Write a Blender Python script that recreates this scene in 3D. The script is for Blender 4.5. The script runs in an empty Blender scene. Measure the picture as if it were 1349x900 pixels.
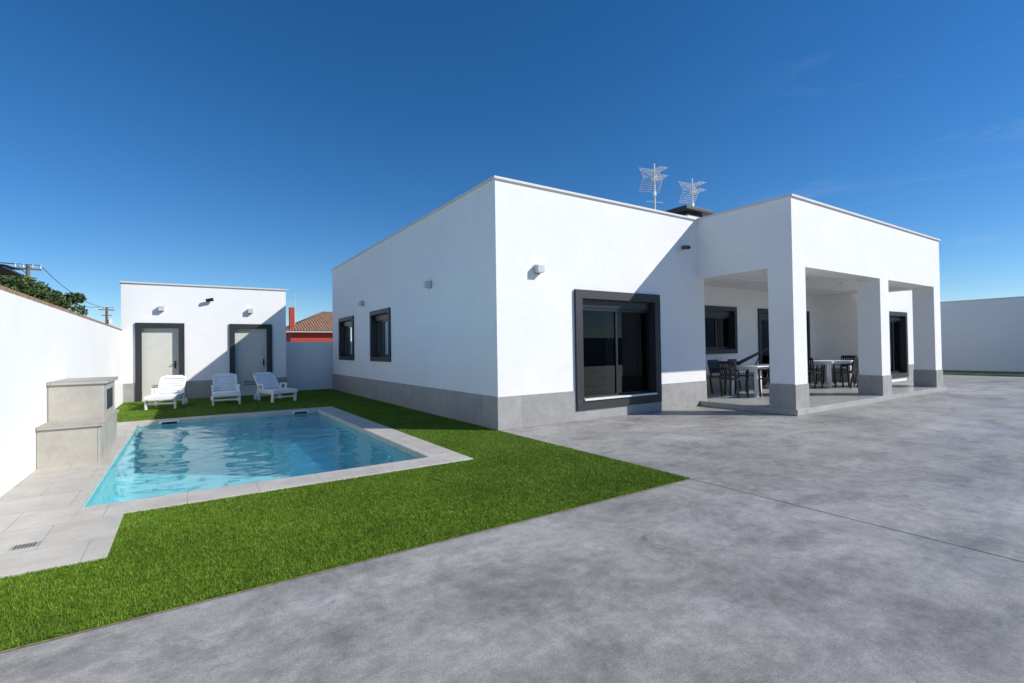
import bpy, bmesh, math, random
import numpy as np
from mathutils import Matrix, Vector, Euler
random.seed(7); rng=np.random.default_rng(7)
sc=bpy.context.scene
sc.view_settings.view_transform='Standard'; sc.view_settings.look='None'; sc.view_settings.exposure=0
COL=sc.collection

# ------------------------------------------------------------ materials
def newmat(name):
    m=bpy.data.materials.new(name); m.use_nodes=True
    nt=m.node_tree; b=nt.nodes['Principled BSDF']
    return m,nt,b
def pos(nt):
    return nt.nodes.new('ShaderNodeNewGeometry').outputs['Position']
def noise(nt,scale,detail=4,rough=.55,vec=None,dist=0):
    n=nt.nodes.new('ShaderNodeTexNoise'); n.inputs['Scale'].default_value=scale
    n.inputs['Detail'].default_value=detail; n.inputs['Roughness'].default_value=rough
    n.inputs['Distortion'].default_value=dist
    nt.links.new(vec if vec else pos(nt),n.inputs['Vector']); return n.outputs['Fac']
def ramp(nt,fac,stops):
    r=nt.nodes.new('ShaderNodeValToRGB'); e=r.color_ramp.elements
    while len(e)<len(stops): e.new(.5)
    for i,(p,c) in enumerate(stops):
        e[i].position=p; e[i].color=(c[0],c[1],c[2],1) if not isinstance(c,(int,float)) else (c,c,c,1)
    nt.links.new(fac,r.inputs['Fac']); return r.outputs['Color']
def mul(nt,a,b,f=1.0,mode='MULTIPLY'):
    m=nt.nodes.new('ShaderNodeMixRGB'); m.blend_type=mode; m.inputs[0].default_value=f
    for i,v in ((1,a),(2,b)):
        if isinstance(v,tuple): m.inputs[i].default_value=(v[0],v[1],v[2],1)
        else: nt.links.new(v,m.inputs[i])
    return m.outputs[0]
def bump(nt,b,h,strength=.2,dist=.01):
    n=nt.nodes.new('ShaderNodeBump'); n.inputs['Strength'].default_value=strength; n.inputs['Distance'].default_value=dist
    nt.links.new(h,n.inputs['Height']); nt.links.new(n.outputs['Normal'],b.inputs['Normal']); return n
def simple(name,c,rough=.5,var=.12,scale=4,bs=.0,bscale=60,metal=0,spec=.5):
    m,nt,b=newmat(name)
    f=noise(nt,scale,5)
    lo=tuple(x*(1-var) for x in c); hi=tuple(min(1,x*(1+var)) for x in c)
    nt.links.new(ramp(nt,f,[(.3,lo),(.7,hi)]),b.inputs['Base Color'])
    b.inputs['Roughness'].default_value=rough; b.inputs['Metallic'].default_value=metal
    b.inputs['Specular IOR Level'].default_value=spec
    if bs: bump(nt,b,noise(nt,bscale,3),bs,.004)
    return m

def mk_stucco(name,c):
    m,nt,b=newmat(name)
    big=ramp(nt,noise(nt,.8,7,.62,dist=.5),[(.35,tuple(x*.955 for x in c)),(.65,c)])
    st=ramp(nt,noise(nt,7,6,.7),[(.35,.97),(.65,1.0)])
    nt.links.new(mul(nt,big,st),b.inputs['Base Color'])
    b.inputs['Roughness'].default_value=.85; b.inputs['Specular IOR Level'].default_value=.25
    h=nt.nodes.new('ShaderNodeMath'); h.operation='ADD'; nt.links.new(noise(nt,110,4,.65),h.inputs[0]); nt.links.new(noise(nt,3,3,.5),h.inputs[1])
    bump(nt,b,h.outputs[0],.4,.006)
    return m
M_white=mk_stucco('white_stucco',(.87,.865,.855))
M_wall=mk_stucco('white_wall_paint',(.84,.84,.83))
M_cap=simple('parapet_cap',(.66,.64,.60),.6,.05)
M_anth=simple('anthracite_frame',(.024,.025,.030),.5,.1,3)
M_alu=simple('dark_aluminium',(.010,.0105,.012),.35,.1,3)
M_plastic=simple('white_plastic',(.88,.88,.87),.4,.02)
M_black=simple('black_plastic',(.012,.012,.014),.4,.1)
M_sill=simple('white_marble',(.75,.75,.74),.3,.05)
M_door=simple('beige_door',(.60,.60,.54),.45,.04)
M_metal=simple('galvanised_metal',(.66,.65,.62),.45,.1,metal=.2)
M_lampw=simple('lamp_shell',(.55,.55,.56),.4,.05)
M_red=simple('red_paint',(.42,.05,.03),.8,.1)
M_terr=simple('terracotta',(.30,.20,.13),.8,.35,8,.3,40)
M_wood=simple('weathered_pole',(.16,.13,.10),.9,.2)
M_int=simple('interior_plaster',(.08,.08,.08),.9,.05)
M_curt=simple('curtain',(.6,.6,.62),.9,.05)
M_panel=simple('blue_panel',(.05,.10,.2),.3,.1)
M_terrain=simple('dry_earth',(.22,.19,.13),.95,.3,.3)
M_bark=simple('bark',(.10,.075,.05),.9,.3,10)
M_edge=simple('turf_backing_edge',(.22,.21,.10),.9,.4,30)

def tiles(name,c1,c2,w,h,mortar,rough=.45,ms=.004,off=0.0,plane='XY',cm=(.2,.2,.2)):
    m,nt,b=newmat(name)
    p=pos(nt)
    v=p
    if plane!='XY':
        s=nt.nodes.new('ShaderNodeSeparateXYZ'); nt.links.new(p,s.inputs[0])
        a=nt.nodes.new('ShaderNodeMath'); a.operation='ADD'; nt.links.new(s.outputs[0],a.inputs[0]); nt.links.new(s.outputs[1],a.inputs[1])
        cb=nt.nodes.new('ShaderNodeCombineXYZ'); nt.links.new(a.outputs[0],cb.inputs[0]); nt.links.new(s.outputs[2],cb.inputs[1]); v=cb.outputs[0]
    br=nt.nodes.new('ShaderNodeTexBrick'); br.offset=off; br.squash=1
    br.inputs['Scale'].default_value=1; br.inputs['Brick Width'].default_value=w; br.inputs['Row Height'].default_value=h
    br.inputs['Mortar Size'].default_value=ms; br.inputs['Mortar Smooth'].default_value=.2
    br.inputs['Color1'].default_value=(*c1,1); br.inputs['Color2'].default_value=(*c2,1); br.inputs['Mortar'].default_value=(*cm,1)
    nt.links.new(v,br.inputs['Vector'])
    n=ramp(nt,noise(nt,3.5,7,.65),[(.35,.82),(.65,1.02)])
    n2=ramp(nt,noise(nt,45,3,.6),[(.35,.9),(.65,1.02)])
    nt.links.new(mul(nt,mul(nt,br.outputs['Color'],n),n2),b.inputs['Base Color'])
    b.inputs['Roughness'].default_value=rough
    bump(nt,b,noise(nt,70,3),.12,.003)
    return m
M_skirt=tiles('grey_stone_skirting',(.36,.355,.34),(.41,.40,.385),1.2,2.0,0,.55,.003,0,'V',(.2,.2,.2))
M_pave=tiles('beige_stone_tiles',(.54,.505,.44),(.58,.545,.48),.6,.6,0,.5,.004,.5,'XY',(.35,.33,.30))
M_fount=tiles('grey_stone_block',(.44,.41,.355),(.48,.45,.39),.6,.52,0,.5,.003,.0,'V',(.2,.19,.17))
M_pool=tiles('pool_mosaic',(.72,.88,.90),(.84,.95,.96),.05,.05,0,.3,.0025,0,'XY',(.75,.86,.88))
M_porchfloor=tiles('porch_floor_tiles',(.42,.42,.40),(.45,.45,.43),.6,.6,0,.3,.003,0,'XY',(.25,.25,.25))

def mk_concrete():
    m,nt,b=newmat('polished_concrete')
    big=ramp(nt,noise(nt,.30,7,.62,dist=.8),[(.36,(.29,.281,.265)),(.5,(.355,.345,.326)),(.64,(.43,.418,.395))])
    mid=ramp(nt,noise(nt,1.5,10,.78,dist=.3),[(.38,.68),(.5,.98),(.62,1.16)])
    fine=ramp(nt,noise(nt,9,10,.82),[(.38,.76),(.62,1.14)])
    grit=ramp(nt,noise(nt,110,4,.8),[(.36,.70),(.64,1.22)])
    spots=ramp(nt,noise(nt,2.3,6,.65,dist=.3),[(.28,.62),(.35,1.0)])
    mp=nt.nodes.new('ShaderNodeMapping'); mp.inputs['Rotation'].default_value=(0,0,math.radians(25)); mp.inputs['Scale'].default_value=(.35,2.2,1); nt.links.new(pos(nt),mp.inputs['Vector'])
    st=ramp(nt,noise(nt,1.1,10,.8,mp.outputs[0],.4),[(.38,.86),(.62,1.07)])
    c=mul(nt,mul(nt,mul(nt,mul(nt,mul(nt,big,mid),fine),grit),spots),st)
    nt.links.new(c,b.inputs['Base Color'])
    r=ramp(nt,noise(nt,1.1,6,.6),[(.35,.42),(.65,.66)]); nt.links.new(r,b.inputs['Roughness'])
    bump(nt,b,noise(nt,120,5,.7),.5,.003)
    return m
M_conc=mk_concrete()
M_joint=simple('joint_sealant',(.2,.196,.188),.8,.3)

def mk_turf(name,blade):
    m,nt,b=newmat(name)
    g=nt.nodes.new('ShaderNodeNewGeometry')
    if blade:
        c=ramp(nt,g.outputs['Random Per Island'],[(0,(.065,.15,.008)),(.5,(.125,.235,.014)),(.85,(.19,.32,.025)),(1,(.30,.33,.09))])
    else:
        c=ramp(nt,noise(nt,130,3,.7),[(.3,(.045,.095,.006)),(.7,(.12,.20,.014))])
    v=mul(nt,ramp(nt,noise(nt,1.3,6,.65),[(.36,.82),(.64,1.12)]),ramp(nt,noise(nt,14,4,.7),[(.36,.78),(.64,1.18)]))
    nt.links.new(mul(nt,c,v),b.inputs['Base Color'])
    b.inputs['Roughness'].default_value=.6; b.inputs['Specular IOR Level'].default_value=.2
    return m
M_blade=mk_turf('turf_blades',True); M_turf=mk_turf('turf_base',False)

def mk_leaf():
    m,nt,b=newmat('leaf')
    g=nt.nodes.new('ShaderNodeNewGeometry')
    nt.links.new(ramp(nt,g.outputs['Random Per Island'],[(0,(.03,.06,.015)),(.6,(.06,.11,.02)),(1,(.12,.14,.04))]),b.inputs['Base Color'])
    b.inputs['Roughness'].default_value=.6; return m
M_leaf=mk_leaf()

def mk_glass():
    m,nt,b=newmat('window_glass'); nt.nodes.remove(b)
    o=nt.nodes['Material Output']
    t=nt.nodes.new('ShaderNodeBsdfTransparent'); t.inputs[0].default_value=(.15,.17,.19,1)
    g=nt.nodes.new('ShaderNodeBsdfGlossy'); g.inputs['Roughness'].default_value=.0; g.inputs[0].default_value=(.9,.95,1,1)
    f=nt.nodes.new('ShaderNodeFresnel'); f.inputs[0].default_value=1.33
    mx=nt.nodes.new('ShaderNodeMixShader')
    nt.links.new(f.outputs[0],mx.inputs[0]); nt.links.new(t.outputs[0],mx.inputs[1]); nt.links.new(g.outputs[0],mx.inputs[2])
    nt.links.new(mx.outputs[0],o.inputs[0]); return m
M_glass=mk_glass()
def mk_water():
    m,nt,b=newmat('pool_water'); nt.nodes.remove(b)
    o=nt.nodes['Material Output']
    t=nt.nodes.new('ShaderNodeBsdfTransparent'); t.inputs[0].default_value=(.56,.96,1.0,1)
    r=nt.nodes.new('ShaderNodeBsdfRefraction'); r.inputs[0].default_value=(.40,.92,1.0,1); r.inputs['IOR'].default_value=1.33; r.inputs['Roughness'].default_value=0
    g=nt.nodes.new('ShaderNodeBsdfGlossy'); g.inputs['Roughness'].default_value=.0
    f=nt.nodes.new('ShaderNodeFresnel'); f.inputs[0].default_value=1.17
    m1=nt.nodes.new('ShaderNodeMixShader'); m1.inputs[0].default_value=.22
    nt.links.new(t.outputs[0],m1.inputs[1]); nt.links.new(r.outputs[0],m1.inputs[2])
    m2=nt.nodes.new('ShaderNodeMixShader'); nt.links.new(f.outputs[0],m2.inputs[0]); nt.links.new(m1.outputs[0],m2.inputs[1]); nt.links.new(g.outputs[0],m2.inputs[2])
    nt.links.new(m2.outputs[0],o.inputs[0]); return m
M_water=mk_water()

# ------------------------------------------------------------ builders
def empty(name,loc=(0,0,0),rot=0):
    e=bpy.data.objects.new(name,None); COL.objects.link(e); e.location=loc; e.rotation_euler=(0,0,rot); e.empty_display_size=.2; return e
def meshobj(name,verts,faces,mat,parent=None,bevel=0,smooth=False):
    me=bpy.data.meshes.new(name); me.from_pydata(verts,[],faces); me.update()
    bm=bmesh.new(); bm.from_mesh(me); bmesh.ops.recalc_face_normals(bm,faces=bm.faces); bm.to_mesh(me); bm.free()
    if mat: me.materials.append(mat)
    o=bpy.data.objects.new(name,me); COL.objects.link(o)
    if parent: o.parent=parent
    if bevel:
        md=o.modifiers.new('bevel','BEVEL'); md.width=bevel; md.segments=2; md.limit_method='ANGLE'
    return o
def box(name,x0,x1,y0,y1,z0,z1,mat,parent=None,bevel=0):
    x0,x1=sorted((x0,x1)); y0,y1=sorted((y0,y1)); z0,z1=sorted((z0,z1))
    v=[(x,y,z) for x in (x0,x1) for y in (y0,y1) for z in (z0,z1)]
    f=[(0,1,3,2),(4,6,7,5),(0,4,5,1),(2,3,7,6),(0,2,6,4),(1,5,7,3)]
    return meshobj(name,v,f,mat,parent,bevel)
def sheet(name,rects,z,mat,parent=None):
    v=[];f=[]
    for (x0,x1,y0,y1) in rects:
        n=len(v); v+=[(x0,y0,z),(x1,y0,z),(x1,y1,z),(x0,y1,z)]; f.append((n,n+1,n+2,n+3))
    me=bpy.data.meshes.new(name); me.from_pydata(v,[],f); me.materials.append(mat)
    o=bpy.data.objects.new(name,me); COL.objects.link(o)
    if parent: o.parent=parent
    return o
def P(orient,plane,a,d,z):
    return {'F':(a,plane-d,z),'L':(plane-d,a,z),'R':(plane+d,a,z),'B':(a,plane+d,z)}[orient]
def obox(name,orient,plane,a0,a1,d0,d1,z0,z1,mat,parent=None,bevel=0):
    p=P(orient,plane,a0,d0,z0); q=P(orient,plane,a1,d1,z1)
    return box(name,p[0],q[0],p[1],q[1],p[2],q[2],mat,parent,bevel)
def wall(name,orient,plane,a0,a1,z0,z1,th,ops,mat,parent):
    A=sorted(set([a0,a1]+[o[0] for o in ops]+[o[1] for o in ops])); Z=sorted(set([z0,z1]+[o[2] for o in ops]+[o[3] for o in ops]))
    na,nz=len(A)-1,len(Z)-1
    def solid(i,j):
        if i<0 or j<0 or i>=na or j>=nz: return False
        ca=(A[i]+A[i+1])/2; cz=(Z[j]+Z[j+1])/2
        return not any(o[0]<ca<o[1] and o[2]<cz<o[3] for o in ops)
    v=[];f=[]
    def q(*pts):
        n=len(v)
        for p in pts: v.append(P(orient,plane,*p))
        f.append((n,n+1,n+2,n+3))
    for i in range(na):
        for j in range(nz):
            if not solid(i,j): continue
            l,r,b,t=A[i],A[i+1],Z[j],Z[j+1]
            q((l,0,b),(r,0,b),(r,0,t),(l,0,t)); q((l,-th,b),(l,-th,t),(r,-th,t),(r,-th,b))
            if not solid(i-1,j): q((l,0,b),(l,0,t),(l,-th,t),(l,-th,b))
            if not solid(i+1,j): q((r,0,b),(r,-th,b),(r,-th,t),(r,0,t))
            if not solid(i,j-1): q((l,0,b),(l,-th,b),(r,-th,b),(r,0,b))
            if not solid(i,j+1): q((l,0,t),(r,0,t),(r,-th,t),(l,-th,t))
    me=bpy.data.meshes.new(name); me.from_pydata(v,[],f)
    bm=bmesh.new(); bm.from_mesh(me); bmesh.ops.remove_doubles(bm,verts=bm.verts,dist=1e-5); bmesh.ops.recalc_face_normals(bm,faces=bm.faces); bm.to_mesh(me); bm.free()
    me.materials.append(mat); o=bpy.data.objects.new(name,me); COL.objects.link(o); o.parent=parent; return o
class MB:
    def __init__(s): s.bm=bmesh.new()
    def box(s,c,size,rot=(0,0,0)):
        m=Matrix.Translation(c)@Euler(rot).to_matrix().to_4x4()@Matrix.Diagonal((*size,1))
        bmesh.ops.create_cube(s.bm,size=1,matrix=m)
    def rod(s,a,b,r,seg=8,r2=None):
        a=Vector(a);b=Vector(b);d=b-a
        m=Matrix.Translation((a+b)/2)@d.to_track_quat('Z','Y').to_matrix().to_4x4()
        bmesh.ops.create_cone(s.bm,cap_ends=True,segments=seg,radius1=r,radius2=r if r2 is None else r2,depth=d.length,matrix=m)
    def done(s,name,mat,parent=None,bevel=0,smooth=False):
        me=bpy.data.meshes.new(name); s.bm.to_mesh(me); s.bm.free(); me.materials.append(mat)
        if smooth:
            for p in me.polygons: p.use_smooth=True
        o=bpy.data.objects.new(name,me); COL.objects.link(o)
        if parent: o.parent=parent
        if bevel:
            md=o.modifiers.new('bevel','BEVEL'); md.width=bevel; md.segments=2; md.limit_method='ANGLE'
        return o
def window(nm,orient,plane,a0,a1,z0,z1,fw,proud,parent,sill=False,ns=2):
    e=.012
    obox(nm+'_surround_left',orient,plane,a0,a0+fw,-.16,proud,z0+fw,z1-fw,M_anth,parent)
    obox(nm+'_surround_right',orient,plane,a1-fw,a1,-.16,proud,z0+fw,z1-fw,M_anth,parent)
    obox(nm+'_surround_top',orient,plane,a0,a1,-.16,proud,z1-fw,z1,M_anth,parent,.004)
    obox(nm+'_surround_bottom',orient,plane,a0,a1,-.16,proud,z0,z0+fw,M_anth,parent,.004)
    i0,i1,b,t=a0+fw,a1-fw,z0+fw,z1-fw
    sb=.16
    obox(nm+'_shutter_box',orient,plane,i0,i1,-.16,-.06,t-sb,t,M_alu,parent)
    t-=sb
    w=(i1-i0)/ns; bar=.055
    mb=MB()
    def bb(A0,A1,D0,D1,Z0,Z1):
        p=Vector(P(orient,plane,A0,D0,Z0)); q=Vector(P(orient,plane,A1,D1,Z1))
        mb.box((p+q)/2,[abs(x) for x in (q-p)])
    for k in range(ns):
        s0=i0+k*w-(0.02 if k else 0); s1=i0+(k+1)*w+(0.02 if k<ns-1 else 0); d1=-.075-.05*(k%2); d0=d1-.045
        bb(s0,s0+bar,d0,d1,b,t); bb(s1-bar,s1,d0,d1,b,t)
        bb(s0+bar,s1-bar,d0,d1,b,b+bar+.02); bb(s0+bar,s1-bar,d0,d1,t-bar,t)
        dm=(d0+d1)/2
        pts=[P(orient,plane,s0+bar,dm,b+bar+.02),P(orient,plane,s1-bar,dm,b+bar+.02),P(orient,plane,s1-bar,dm,t-bar),P(orient,plane,s0+bar,dm,t-bar)]
        meshobj(nm+'_glass',pts,[(0,1,2,3)],M_glass,parent)
    mb.done(nm+'_sashes',M_alu,parent)
    if sill: obox(nm+'_sill',orient,plane,i0+.003,i1-.003,-.07,proud+.03,z0+fw+.002,z0+fw+.035,M_sill,parent,.004)
    return (a0+fw-e,a1-fw+e,z0+fw-e,z1-fw+e)
def lamp(nm,orient,plane,a,z,parent):
    obox(nm+'_plate',orient,plane,a-.06,a+.06,-.005,.012,z-.08,z+.08,M_alu,parent)
    obox(nm,orient,plane,a-.075,a+.075,.012,.13,z-.07,z+.07,M_lampw,parent,.008)

# ------------------------------------------------------------ ground
POOL=(-.83,2.6,5.85,12.3)
def holed(o,h):
    return [(o[0],o[1],o[2],h[2]),(o[0],o[1],h[3],o[3]),(o[0],h[0],h[2],h[3]),(h[1],o[1],h[2],h[3])]
sheet('ground',holed((-600,600,-600,900),POOL),-.012,M_terrain)
sheet('concrete_driveway',[(4.4,31,-14,19),(-1.52,4.4,-14,3.3)],0,M_conc)
mb=MB()
mb.box((4.4,-5.35,.001),(.004,17.3,.004)); mb.box((17.7,-.6,.001),(26.6,.003,.004))
mb.done('expansion_joint',M_joint)
lawn=empty('artificial_lawn')
LR=[(-1.5,4.4,3.3,4.35),(-.46,4.4,4.35,5.45),(3.0,4.4,5.45,12.7),(-1.5,4.4,12.7,18.7)]
sheet('turf_base',LR,.006,M_turf,lawn)
sheet('turf_edge',[(-1.5,4.415,3.283,3.3),(4.4,4.415,3.3,7.09)],.004,M_edge,lawn)
def blades(rects,dens,parent):
    V=[];
    for (x0,x1,y0,y1),d in zip(rects,dens):
        n=int((x1-x0)*(y1-y0)*d)
        x=rng.uniform(x0,x1,n); y=rng.uniform(y0,y1,n); h=rng.uniform(.008,.022,n); w=rng.uniform(.0014,.0028,n)*(1.0 if d>8000 else 2.0)
        a=rng.uniform(0,np.pi*2,n); ln=rng.uniform(0,.018,n); b=rng.uniform(0,np.pi*2,n)
        dx=np.cos(a)*w;dy=np.sin(a)*w
        t=np.stack([np.stack([x-dx,y-dy,np.full(n,.006)],1),np.stack([x+dx,y+dy,np.full(n,.006)],1),np.stack([x+np.cos(b)*ln,y+np.sin(b)*ln,.006+h],1)],1)
        V.append(t.reshape(-1,3))
    V=np.concatenate(V); n=len(V)//3
    me=bpy.data.meshes.new('turf_blades'); me.vertices.add(n*3); me.vertices.foreach_set('co',V.ravel())
    me.loops.add(n*3); me.loops.foreach_set('vertex_index',np.arange(n*3)); me.polygons.add(n)
    me.polygons.foreach_set('loop_start',np.arange(n)*3); me.polygons.foreach_set('loop_total',np.full(n,3))
    me.update(); me.validate(); me.materials.append(M_blade)
    o=bpy.data.objects.new('turf_blades',me); COL.objects.link(o); o.parent=parent
blades([LR[0],LR[1],(3.0,4.4,5.45,8.5),(3.0,4.4,8.5,12.7),LR[3]],[30000,26000,14000,6000,4000],lawn)

# ------------------------------------------------------------ pool + paving
pool=empty('swimming_pool')
x0,x1,y0,y1=POOL
ct=.022
pv=empty('stone_paving')
box('paving_slab_a',-1.52,-.46,4.35,5.45,-.02,ct,M_pave,pv,.003)
box('paving_slab_b',-1.52,x0+.02,5.45,12.7,-.02,ct,M_pave,pv,.003)
box('coping_front',x0+.02,3.0,5.45,y0+.02,-.06,ct,M_pave,pool,.006)
box('coping_right',x1-.02,3.0,y0+.02,y1-.02,-.06,ct,M_pave,pool,.006)
box('coping_back',x0+.02,3.0,y1-.02,12.7,-.06,ct,M_pave,pool,.006)
D=-.85
v=[(x0,y0,0),(x1,y0,0),(x1,y1,0),(x0,y1,0),(x0,y0,D),(x1,y0,D),(x1,y1,D),(x0,y1,D)]
me=bpy.data.meshes.new('pool_basin'); me.from_pydata(v,[],[(0,1,5,4),(1,2,6,5),(2,3,7,6),(3,0,4,7),(4,5,6,7)]); me.materials.append(M_pool)
basin=bpy.data.objects.new('pool_basin',me); COL.objects.link(basin); basin.parent=pool
# rippled water surface (real geometry)
NX,NY=170,320
gx=np.linspace(x0,x1,NX); gy=np.linspace(y0,y1,NY); X,Y=np.meshgrid(gx,gy,indexing='ij'); Z=np.zeros_like(X)
r2=np.random.default_rng(11)
wx=X+.10*np.sin(1.7*Y+.6)+.06*np.sin(3.1*X+2.3*Y); wy=Y+.10*np.sin(1.9*X+1.1)
for i in range(60):
    lam=r2.uniform(.11,.6); k=2*np.pi/lam; a=r2.normal(.6,1.1); ph=r2.uniform(0,6.28)
    Z+= .0015*lam**1.1*np.sin(k*(np.cos(a)*wx+np.sin(a)*wy)+ph)*r2.uniform(.4,1)
env=.8+.4*np.sin(.9*X+1.3)*np.cos(.7*Y-.4); Z*=env
Z+=-.06
V=np.stack([X,Y,Z],-1).reshape(-1,3)
F=[(i*NY+j,(i+1)*NY+j,(i+1)*NY+j+1,i*NY+j+1) for i in range(NX-1) for j in range(NY-1)]
me=bpy.data.meshes.new('water'); me.from_pydata(V.tolist(),[],F); me.materials.append(M_water)
for p in me.polygons: p.use_smooth=True
water=bpy.data.objects.new('water',me); COL.objects.link(water); water.parent=pool
box('pool_step_upper',x1-1.3,x1-.003,y1-.4,y1-.003,D+.003,-.35,M_pool,pool)
box('pool_step_lower',x1-1.3,x1-.003,y1-.8,y1-.402,D+.003,-.6,M_pool,pool)
for cx in (2.2,-.3):
    mb=MB(); mb.box((cx,y1-.03,-.005),(.34,.05,.05)); mb.done('skimmer',M_plastic,pool,.004)
    mb=MB(); mb.box((cx,y1-.06,-.02),(.26,.02,.045)); mb.done('skimmer_mouth',M_alu,pool)
mb=MB()
mb.box((-.98,4.93,ct+.001),(.15,.11,.004))
mb.done('drain_cover',M_skirt)
dc=bpy.data.objects['drain_cover']
mb=MB()
for k in range(6): mb.box((-.98-.05+.02*k,4.93,ct+.003),(.012,.085,.003))
mb.done('drain_slots',M_alu,dc)
# ------------------------------------------------------------ stone block
fb=empty('stone_fountain_block')
box('lower_block',-1.52,-.92,8.15,9.9,ct-.01,.49,M_fount,fb,.004)
box('lower_cap',-1.52,-.89,8.12,8.70,.49,.53,M_fount,fb,.004)
box('upper_block',-1.52,-.945,8.71,9.89,.488,1.0,M_fount,fb,.004)
box('upper_cap',-1.52,-.905,8.68,9.92,1.0,1.045,M_fount,fb,.004)
box('side_cap',-.944,-.89,8.701,9.92,.491,.53,M_fount,fb)
box('recess_panel',-.946,-.935,9.0,9.55,.62,.9,M_anth,fb)

# ------------------------------------------------------------ house
H=empty('white_villa'); T=.28; ZT=4.30; CZ=4.345
X0,Y0=4.41,7.12
XR,YB=24.0,18.4
Yr=8.4; XA,XB=10.15,18.2
opsL=[window('side_window','L',X0,12.33,13.96,1.09,2.5,.12,.045,H), window('side_window_b','L',X0,15.67,17.42,1.09,2.5,.12,.045,H)]
opF=window('front_sliding_window','F',Y0,6.14,8.53,.2,2.5,.17,.05,H,True)
opR=[window('porch_window','F',Yr,11.75,13.45,1.15,2.5,.12,.045,H), window('porch_sliding_door','F',Yr,14.6,17.7,.13,2.5,.13,.045,H,False,3)]
opF2=[window('right_door','F',Y0,20.3,22.2,.13,2.5,.15,.05,H)]
wall('side_wall','L',X0,Y0+T,YB,0,ZT,T,opsL,M_white,H)
wall('front_wall','F',Y0,X0,XA,0,ZT,T,[opF],M_white,H)
wall('recess_left_wall','R',XA,Y0+T,Yr+T,0,3.05,T,[],M_white,H)
wall('recess_back_wall','F',Yr,XA,XB,0,3.05,T,opR,M_white,H)
wall('recess_right_wall','L',XB,Y0+T,Yr+T,0,3.05,T,[],M_white,H)
wall('front_wall_right','F',Y0,XB,XR,0,ZT,T,opF2,M_white,H)
wall('east_wall','R',XR,Y0+T,YB-T,0,ZT,T,[],M_white,H)
wall('rear_wall','B',YB,X0+T,XR,0,ZT,T,[],M_white,H)
box('upper_front_wall',XA,XB,Y0,Y0+T,3.28,ZT-.01,M_white,H)
box('roof_slab',X0+T-.02,XR-T+.02,Y0+T-.02,YB-T+.02,3.85,4.02,M_cap,H)
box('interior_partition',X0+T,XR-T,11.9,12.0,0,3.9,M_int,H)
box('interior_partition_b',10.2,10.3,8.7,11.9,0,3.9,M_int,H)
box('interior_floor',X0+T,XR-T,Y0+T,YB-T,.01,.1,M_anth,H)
mb=MB()
for i in range(9): mb.rod((7.45+.035*i,7.62+.02*(i%2),.1),(7.45+.035*i,7.62+.02*(i%2),2.3),.022,6)
mb.done('curtain',M_curt,H,0,True)
ov=.035
box('parapet_cap_side',X0-ov,X0+T+.02,Y0+T,YB+ov,ZT,CZ,M_cap,H,.006)
box('parapet_cap_front',X0-ov,9.92-ov,Y0-ov,Y0+T-.001,ZT,CZ,M_cap,H,.006)
box('parapet_cap_front_right',18.1+ov,XR+ov,Y0-ov,Y0+T,ZT,CZ,M_cap,H,.006)
box('parapet_cap_east',XR-T,XR+ov,Y0+T+.001,YB-T,ZT,CZ,M_cap,H,.006)
box('parapet_cap_rear',X0+T+.021,XR+ov,YB-T+.001,YB+ov,ZT,CZ,M_cap,H,.006)
PX0,PX1,PY0=9.92,18.1,4.98; BW=.5; BZ=2.95; PF=.12
box('porch_front_beam',PX0,PX1,PY0,PY0+BW,BZ,ZT,M_white,H)
box('porch_left_beam',PX0,PX0+.27,PY0+BW,Y0,BZ,ZT,M_white,H)
box('porch_right_beam',PX1-.4,PX1,PY0+BW,Y0,BZ,ZT,M_white,H)
box('porch_ceiling',PX0+.25,PX1-.38,PY0+BW-.02,Y0-.001,3.07,3.25,M_white,H)
box('recess_ceiling',XA-.01,XB+.01,Y0+.001,Yr+T+.01,3.051,3.27,M_white,H)
box('porch_roof',PX0+.25,PX1-.35,PY0+.4,Y0+.001,3.9,4.0,M_cap,H)
box('porch_cap_front',PX0-ov,PX1+ov,PY0-ov,PY0+.28,ZT,CZ,M_cap,H,.006)
box('porch_cap_left',PX0-ov,PX0+.28,PY0+.281,Y0+T,ZT,CZ,M_cap,H,.006)
box('porch_cap_right',PX1-.28,PX1+ov,PY0+.281,Y0+T,ZT,CZ,M_cap,H,.006)
mb=MB()
for cx in (11.3,13.2,15.1,17): mb.rod((cx,6.3,3.045),(cx,6.3,3.07),.05,16); 
mb.done('ceiling_spotlights',M_lampw,H)
for i,cx in enumerate((PX0,13.99,PX1-BW)):
    box('column',cx+.002,cx+BW-.002,PY0+.002,PY0+BW-.002,PF-.01,BZ+.01,M_white,H)
    box('column_skirting',cx-.015,cx+BW+.015,PY0-.015,PY0+BW+.015,PF-.005,.60,M_skirt,H,.004)
box('porch_floor',PX0-.05,PX1+.08,PY0-.06,Y0-.025,0,PF,M_porchfloor,H,.006)
box('recess_floor',XA+.0,XB,Y0-.024,Yr+.01,0,PF-.002,M_porchfloor,H)
def skirt(nm,orient,plane,a0,a1,z1=.573,z0=0): obox(nm,orient,plane,a0,a1,-.005,.02,z0,z1,M_skirt,H,.003)
skirt('skirting_side','L',X0,Y0+.006,YB)
skirt('skirting_front','F',Y0,X0-.02,6.14); skirt('skirting_front_low','F',Y0,6.141,8.529,.199); skirt('skirting_front_mid','F',Y0,8.53,XA)
skirt('skirting_recess','F',Yr,XA,14.6); skirt('skirting_recess_b','F',Yr,17.7,XB)
skirt('skirting_recess_side','L',XB,Y0,Yr-.02); skirt('skirting_right','F',Y0,XB-.02,20.3); skirt('skirting_right_b','F',Y0,22.2,XR)
for a in (9.83,14.7): lamp('wall_lamp','L',X0,a,2.8,H)
lamp('wall_lamp','F',Y0,5.28,2.81,H)
lamp('wall_lamp','F',Y0,19.3,2.81,H)
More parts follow.
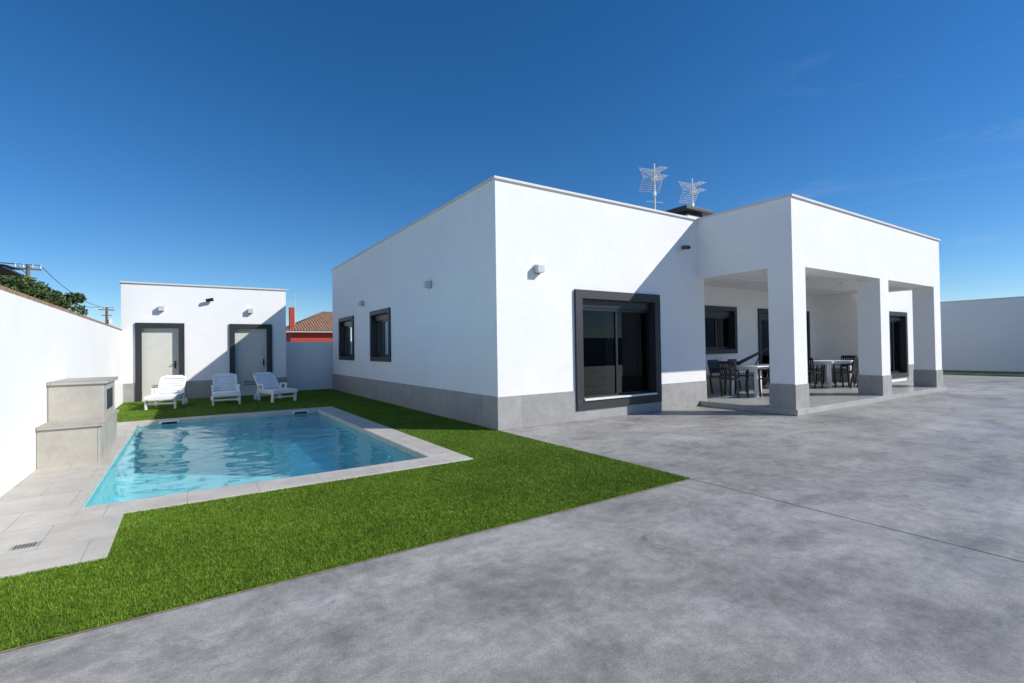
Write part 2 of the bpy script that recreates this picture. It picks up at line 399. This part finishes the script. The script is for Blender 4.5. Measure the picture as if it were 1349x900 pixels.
mb=MB(); mb.rod((9.38,Y0,3.6),(9.38,Y0-.1,3.6),.03); mb.rod((9.45,Y0-.12,3.61),(9.2,Y0-.16,3.58),.045,12); mb.done('floodlight',M_black,H)
box('chimney_stack',12.4,13.2,9.2,9.9,4.02,5.28,M_white,H)
box('chimney_gap',12.45,13.15,9.25,9.85,5.28,5.40,M_black,H)
box('chimney_cap',12.15,13.45,9.05,10.05,5.40,5.50,M_anth,H,.01)
mb=MB(); mb.box((PX1+.02,PY0+.2,2.6),(.06,.1,.18)); mb.done('porch_speaker',M_black,H)

# ------------------------------------------------------------ antennas
def antenna(loc,top,yaw):
    e=empty('television_antenna',(loc[0],loc[1],4.02),yaw); h=top-4.02
    mb=MB(); mb.rod((0,0,0),(0,0,h),.028)
    z=h-.42
    for zz in (z+.12,z-.12):
        mb.rod((-.05,0,zz),(.5,0,zz),.012,6)
        for i in range(8):
            x=.02+.065*i
            mb.rod((x,-.16,zz+.03),(x,.16,zz+.03),.007,5)
    mb.rod((.1,0,z-.12),(.1,0,z+.12),.014,6)
    for s in (-1,1):
        for k in range(7):
            zz=z+s*(.02+.055*k); xx=-.06-.035*k
            mb.rod((xx,-.36,zz),(xx,.36,zz),.008,5)
        for y in (-.34,0,.34): mb.rod((-.06,y,z),(-.28,y,z+s*.36),.009,5)
    mb.rod((0,-.3,z-.75),(0,.3,z-.75),.010,5); mb.box((.0,0,z-.5),(.09,.07,.13))
    mb.done('antenna_frame',M_metal,e)
antenna((11.9,10.0),6.95,math.radians(255)); antenna((14.55,10.6),7.15,math.radians(262))

# ------------------------------------------------------------ pool house
PH=empty('pool_house'); py=17.9; px0,px1=-1.56,2.78; pz=3.44
def door(nm,a0,a1):
    z1=2.3; fw=.15
    obox(nm+'_jamb_left','F',py,a0,a0+fw,-.15,.05,0,z1-fw,M_anth,PH); obox(nm+'_jamb_right','F',py,a1-fw,a1,-.15,.05,0,z1-fw,M_anth,PH)
    obox(nm+'_lintel','F',py,a0,a1,-.15,.05,z1-fw,z1,M_anth,PH,.004)
    obox(nm+'_leaf','F',py,a0+fw,a1-fw,-.14,-.09,.03,z1-fw,M_door,PH)
    obox(nm+'_threshold','F',py,a0+fw,a1-fw,-.14,.04,0,.03,M_sill,PH)
    mb=MB()
    c=(a0+a1)/2; zz=1.05
    mb.rod((a1-fw-.09,py+.07,zz),(a1-fw-.09,py+.04,zz),.015); mb.rod((a1-fw-.09,py+.04,zz),(a1-fw-.2,py+.04,zz),.01); mb.box((a1-fw-.09,py+.085,zz),(.04,.02,.22))
    mb.done(nm+'_handle',M_black,PH)
    mb=MB()
    for k in range(3): mb.box((c,py+.088,.35+.05*k),(.4,.008,.02))
    mb.done(nm+'_vent',M_anth,PH)
    return (a0+fw-.01,a1-fw+.01,0,z1-fw+.01)
d1=door('door',-1.24,-.05); d2=door('door_b',1.13,2.35)
wall('front_wall','F',py,px0,px1,0,pz,.25,[d1,d2],M_white,PH)
wall('side_wall_east','R',px1,py+.25,21.4,0,pz,.25,[],M_white,PH)
wall('side_wall_west','L',px0,py+.25,21.4,0,pz,.25,[],M_white,PH)
wall('rear_wall','B',21.65,px0,px1,0,pz,.25,[],M_white,PH)
box('roof_slab',px0+.2,px1-.2,py+.2,21.5,3.0,3.2,M_cap,PH)
box('parapet_cap_front',px0-.04,px1+.04,py-.04,py+.26,pz,pz+.045,M_cap,PH,.006)
box('parapet_cap_east',px1-.26,px1+.04,py+.261,21.69,pz,pz+.045,M_cap,PH,.006)
box('parapet_cap_west',px0-.04,px0+.26,py+.261,21.69,pz,pz+.045,M_cap,PH,.006)
for k,(a,b) in enumerate(((px0,-1.24),(-.05,1.13),(2.35,px1+.02))):
    obox('skirting','F',py,a,b,-.005,.02,0,.55,M_skirt,PH,.003)
lamp('wall_lamp','F',py,-.62,2.72,PH); lamp('wall_lamp','F',py,1.72,2.72,PH)
mb=MB(); mb.rod((.6,py,3.02),(.6,py-.1,3.02),.03); mb.rod((.5,py-.12,3.0),(.7,py-.12,3.05),.05,12); mb.done('floodlight',M_black,PH)

# ------------------------------------------------------------ boundary walls
def tilecap(parent,x,ya,yb,z):
    mb=MB(); y=ya
    while y<yb:
        mb.rod((x-.16,y,z+.02),(x+.15,y,z-.005),.045,8); y+=.11
    mb.done('wall_tile_cap',M_terr,parent,0)
w=empty('boundary_wall'); box('wall_body',-1.80,-1.525,-14,17.88,0,2.05,M_wall,w); tilecap(w,-1.68,-2,17.8,2.06)
w=empty('boundary_wall'); box('wall_body',px1+.02,60,18.72,18.95,0,1.74,M_wall,w); 
w=empty('boundary_wall'); box('wall_body',31,31.25,-14,18.7,0,3.3,M_wall,w); box('wall_cap',30.96,31.29,-14,18.7,3.3,3.36,M_cap,w)
w=empty('boundary_wall'); box('wall_body',-1.8,31.25,-14.3,-14.01,0,2.1,M_wall,w)
fl=empty('side_lawn'); sheet('turf',[(26.6,30.99,-6,14)],.008,M_turf,fl); box('kerb',27.6,28.0,-6,9,0,.03,M_pave,fl); blades([(26.6,27.6,-2,12)],[1500],fl)

# ------------------------------------------------------------ loungers
def lounger(x,y,rot):
    e=empty('sun_lounger',(x,y,.006),rot); e.scale=(.92,.88,.90)
    mb=MB(); W=.66; sh=.34
    for s in (-1,1):
        mb.box((s*W/2,-.25,sh),(.045,1.35,.07)); mb.box((s*W/2,-.25,sh-.06),(.02,1.3,.06))
        for yy in (-.80,.32):
            mb.box((s*W/2,yy,sh/2),(.05,.14,sh),(math.radians(8 if yy<0 else -8),0,0))
        mb.box((s*(W/2+.02),.10,sh+.18),(.06,.46,.03)); mb.box((s*(W/2+.01),-.10,sh+.09),(.045,.07,.18)); mb.box((s*(W/2+.01),.30,sh+.09),(.045,.07,.18))
        mb.rod((s*(W/2+.01),.5,.09),(s*(W/2+.06),.5,.09),.09,16)
        mb.box((s*W/2,.42,sh-.1),(.04,.22,.08),(math.radians(-50),0,0))
    for i in range(12): mb.box((0,-.9+.1*i,sh+.015+(.02 if i==0 else 0)),(W-.03,.086,.02))
    mb.box((0,-.95,sh-.02),(W+.04,.03,.10))
    mb.box((0,-.82,.16),(W-.03,.03,.05)); mb.box((0,.32,.16),(W-.03,.03,.05))
    a=math.radians(42); c,s_=math.cos(a),math.sin(a)
    for sd in (-1,1): mb.box((sd*(W/2-.03),.3+.32*c,sh+.02+.32*s_),(.06,.66,.04),(a,0,0))
    for i in range(6):
        t=.06+.1*i; mb.box((0,.3+t*c,sh+.02+t*s_),(W-.1,.084,.02),(a,0,0))
    mb.box((0,.3+.66*c,sh+.02+.66*s_),(W-.04,.09,.05),(a,0,0))
    mb.box((0,.3+.72*c,sh+.02+.72*s_),(W-.2,.06,.045),(a,0,0))
    mb.done('frame',M_plastic,e,.012)
lounger(-.42,15.75,math.radians(-10)); lounger(.90,15.75,math.radians(-2)); lounger(2.08,15.6,math.radians(14))

# ------------------------------------------------------------ porch furniture
def table(x,y):
    e=empty('dining_table',(x,y,PF)); mb=MB()
    mb.box((0,0,.735),(1.5,.85,.03)); mb.box((0,0,.69),(1.36,.72,.06))
    for sx in (-1,1):
        for sy in (-1,1): mb.box((sx*.64,sy*.32,.35),(.07,.07,.70))
    mb.done('table_frame',M_plastic,e,.006)
def chair(x,y,rot):
    e=empty('garden_chair',(x,y,PF),rot); mb=MB()   # faces -Y
    mb.box((0,0,.44),(.46,.44,.03)); 
    for s in (-1,1):
        mb.box((s*.23,-.2,.33),(.035,.04,.66),(math.radians(3),0,0)); mb.box((s*.22,.22,.22),(.035,.04,.44),(math.radians(-8),0,0))
        mb.box((s*.21,.26,.64),(.035,.035,.44),(math.radians(-12),0,0)); mb.box((s*.24,.02,.665),(.05,.48,.025))
    mb.box((0,.30,.85),(.44,.03,.07),(math.radians(-12),0,0)); mb.box((0,.235,.55),(.40,.025,.05),(math.radians(-12),0,0))
    for k in range(6): mb.box((-.15+.06*k,.268,.69),(.047,.016,.28),(math.radians(-12),0,0))
    mb.done('chair_frame',M_black,e,.006)
table(12.3,7.1); table(16.2,7.15)
R=math.radians
for x,y,r in ((11.25,7.1,90),(11.9,6.5,180),(12.6,6.45,175),(11.8,7.75,0),(12.7,7.75,5),(15.1,7.15,90),(15.8,6.5,180),(16.6,6.5,185),(15.8,7.8,0),(16.7,7.8,0),(17.3,7.15,-90)):
    chair(x,y,R(r))
e=empty('folded_parasol',(12.1,7.1,PF+.76)); mb=MB(); mb.rod((-.5,.1,.05),(.55,-.1,.42),.05,10,.02); mb.rod((-.9,.18,-.08),(-.5,.1,.05),.018,8); mb.rod((.1,0,0),(.3,-.05,.33),.015,6); mb.done('parasol_body',M_black,e,0)

# ------------------------------------------------------------ neighbours
N=empty('red_house')
box('walls',7.7,24,47.2,57,0,3.1,M_red,N); box('eave',7.2,24.5,46.7,57.5,3.1,3.25,M_wall,N)
def mk_roof():
    m,nt,b=newmat('roof_tiles'); p=pos(nt)
    wv=nt.nodes.new('ShaderNodeTexWave'); wv.bands_direction='X'; wv.inputs['Scale'].default_value=1.3; nt.links.new(p,wv.inputs['Vector'])
    c=mul(nt,ramp(nt,wv.outputs['Fac'],[(0,(.16,.08,.05)),(1,(.42,.24,.14))]),ramp(nt,noise(nt,3,5,.7),[(.3,.6),(.7,1.2)]))
    nt.links.new(c,b.inputs['Base Color']); b.inputs['Roughness'].default_value=.9; bump(nt,b,wv.outputs['Fac'],.8,.08); return m
M_roof=mk_roof()
meshobj('tiled_roof',[(7.1,46.6,3.25),(24.6,46.6,3.25),(24.6,57.6,3.25),(7.1,57.6,3.25),(11.5,52.1,5.4),(20,52.1,5.4)],[(0,1,5,4),(1,2,5),(2,3,4,5),(3,0,4)],M_roof,N)
box('chimney',7.6,8.0,47,47.4,3.3,5.3,M_red,N); 
mb=MB(); mb.rod((8.2,48,3.3),(8.2,48,6.6),.03); 
for k in range(6): mb.rod((7.8+.15*k,47.8,6.4),(7.8+.15*k,48.2,6.4),.015,5)
mb.rod((7.7,48,6.4),(8.7,48,6.4),.02,5); mb.done('roof_antenna',M_metal,N)
N=empty('neighbour_house'); box('walls',40,52,14,24,0,4.0,M_wall,N)
meshobj('tiled_roof',[(39.5,13.5,4.0),(52.5,13.5,4.0),(52.5,24.5,4.0),(39.5,24.5,4.0),(44,19,5.2),(48,19,5.2)],[(0,1,5,4),(1,2,5),(2,3,4,5),(3,0,4)],M_roof,N)
N=empty('neighbour_carport'); box('roof',-9,-4.62,20.9,23,4.08,4.14,M_anth,N)
meshobj('roof_panel',[(-9,20.8,4.16),(-4.58,20.8,4.16),(-4.58,23.1,4.30),(-9,23.1,4.30)],[(0,1,2,3)],M_panel,N)
for xx in (-8.8,-5.3):
    for yy in (21.1,22.8): box('post',xx-.05,xx+.05,yy-.05,yy+.05,0,4.08,M_anth,N)

def pole(x,y,h,rot,arms=True):
    e=empty('utility_pole',(x,y,0),rot); mb=MB(); mb.rod((0,0,0),(0,0,h),.15,10,.10)
    if arms:
        mb.box((0,0,h-.25),(1.2,.1,.1)); mb.box((0,0,h-.8),(.8,.08,.08))
    mb.done('mast',M_wood,e); mb=MB()
    for k in (-.55,-.2,.2,.55): mb.rod((k,0,h-.2),(k,0,h+.05),.045,8)
    mb.box((.25,-.1,h-1.4),(.3,.25,.4))
    mb.done('insulators',M_metal,e)
pole(-8.0,41.0,6.9,R(10)); pole(-6.5,62,6.0,R(20))
def wire(a,b,sag,r=.018):
    cu=bpy.data.curves.new('power_line','CURVE'); cu.dimensions='3D'; cu.bevel_depth=r; s=cu.splines.new('POLY'); n=24; s.points.add(n)
    for i in range(n+1):
        t=i/n; p=Vector(a).lerp(Vector(b),t); p.z-=4*sag*t*(1-t); s.points[i].co=(*p,1)
    cu.materials.append(M_black); o=bpy.data.objects.new('power_line',cu); COL.objects.link(o)
for k in (-.55,.55):
    wire((-8+k,41,6.9),(-6.5+k,62,6.0),.8,.018)
    wire((-8+k,41,6.9),(-30+k,25,7.5),.6,.018)

def tree(x,y,h,cr,seed,n=7000):
    r=np.random.default_rng(seed); e=empty('tree',(x,y,0))
    mb=MB(); mb.rod((0,0,0),(.1,0,h*.5),.16,9,.1)
    cl=[]
    for i in range(18):
        a=r.uniform(0,6.28); rr=cr*r.uniform(.15,.95); z=h-cr*.95+r.uniform(-.9,.75)*cr*.8
        c=np.array([math.cos(a)*rr,math.sin(a)*rr,z]); cl.append((c,cr*r.uniform(.2,.42)))
        mb.rod((.1,0,h*.45),tuple(c),.05,6,.015)
    mb.done('trunk',M_bark,e)
    V=[]
    for i in range(n):
        c,s=cl[r.integers(len(cl))]; d=r.normal(size=3); d/=np.linalg.norm(d); p=c+d*s*r.uniform(.45,1.15)
        u=r.normal(size=3); u/=np.linalg.norm(u); w=np.cross(u,r.normal(size=3)); w/=np.linalg.norm(w)
        L=r.uniform(.05,.10); V+= [p-w*L*.4,p+u*L,p+w*L*.4,p-u*L]
    F=[(4*i,4*i+1,4*i+2,4*i+3) for i in range(n)]
    me=bpy.data.meshes.new('crown'); me.from_pydata([tuple(q) for q in V],[],F); me.materials.append(M_leaf)
    o=bpy.data.objects.new('crown',me); COL.objects.link(o); o.parent=e
tree(-5.7,26.6,4.85,1.15,3); tree(-4.75,28.6,4.6,.85,5,5000); tree(-7.6,27,4.9,1.3,9,5000)

# ------------------------------------------------------------ light, sky, camera
SD=Vector((1,-.87,.87)).normalized()
el=math.asin(SD.z); az=math.atan2(SD.x,SD.y)
sun=bpy.data.lights.new('sun','SUN'); sun.energy=5.0; sun.angle=R(.5); sun.color=(1,.955,.89)
so=bpy.data.objects.new('sun',sun); COL.objects.link(so); so.rotation_euler=SD.to_track_quat('Z','Y').to_euler(); so.location=(20,-20,20)
w=bpy.data.worlds.new('World'); sc.world=w; w.use_nodes=True; nt=w.node_tree; bg=nt.nodes['Background']
sky=nt.nodes.new('ShaderNodeTexSky'); sky.sky_type='NISHITA'; sky.sun_disc=False; sky.sun_elevation=el; sky.sun_rotation=az
sky.altitude=0; sky.air_density=.9; sky.dust_density=.0; sky.ozone_density=4.0
hs=nt.nodes.new('ShaderNodeHueSaturation'); hs.inputs['Saturation'].default_value=1.26; nt.links.new(sky.outputs[0],hs.inputs['Color'])
tint=mul(nt,hs.outputs[0],(.84,.92,1.0))
tc=nt.nodes.new('ShaderNodeTexCoord')
mp=nt.nodes.new('ShaderNodeMapping'); mp.inputs['Rotation'].default_value=(0,R(25),R(-20)); mp.inputs['Scale'].default_value=(2.5,2.5,14); nt.links.new(tc.outputs['Generated'],mp.inputs[0])
cn=noise(nt,1.6,8,.62,mp.outputs[0],.6); cr=ramp(nt,cn,[(.54,0.0),(.82,.12)])
vm=nt.nodes.new('ShaderNodeVectorMath'); vm.operation='DOT_PRODUCT'; nt.links.new(tc.outputs['Generated'],vm.inputs[0]); vm.inputs[1].default_value=Vector((1.28,.36,.33)).normalized()
mk=ramp(nt,vm.outputs['Value'],[(.95,0.0),(1.0,1.0)])
fac=mul(nt,cr,mk)
mx=nt.nodes.new('ShaderNodeMixRGB'); nt.links.new(fac,mx.inputs[0]); nt.links.new(tint,mx.inputs[1]); mx.inputs[2].default_value=(7,7.5,8,1)
nt.links.new(mx.outputs[0],bg.inputs[0]); bg.inputs[1].default_value=.12

cam=bpy.data.cameras.new('camera'); cam.sensor_width=36; cam.lens=17.29; cam.clip_end=3000; cam.clip_start=.05
co=bpy.data.objects.new('camera',cam); COL.objects.link(co)
co.matrix_world=Matrix.Translation((0,0,1.4))@Matrix.Rotation(R(-33.5),4,'Z')@Matrix.Rotation(R(90.77),4,'X')@Matrix.Rotation(R(-.86),4,'Z')
sc.camera=co
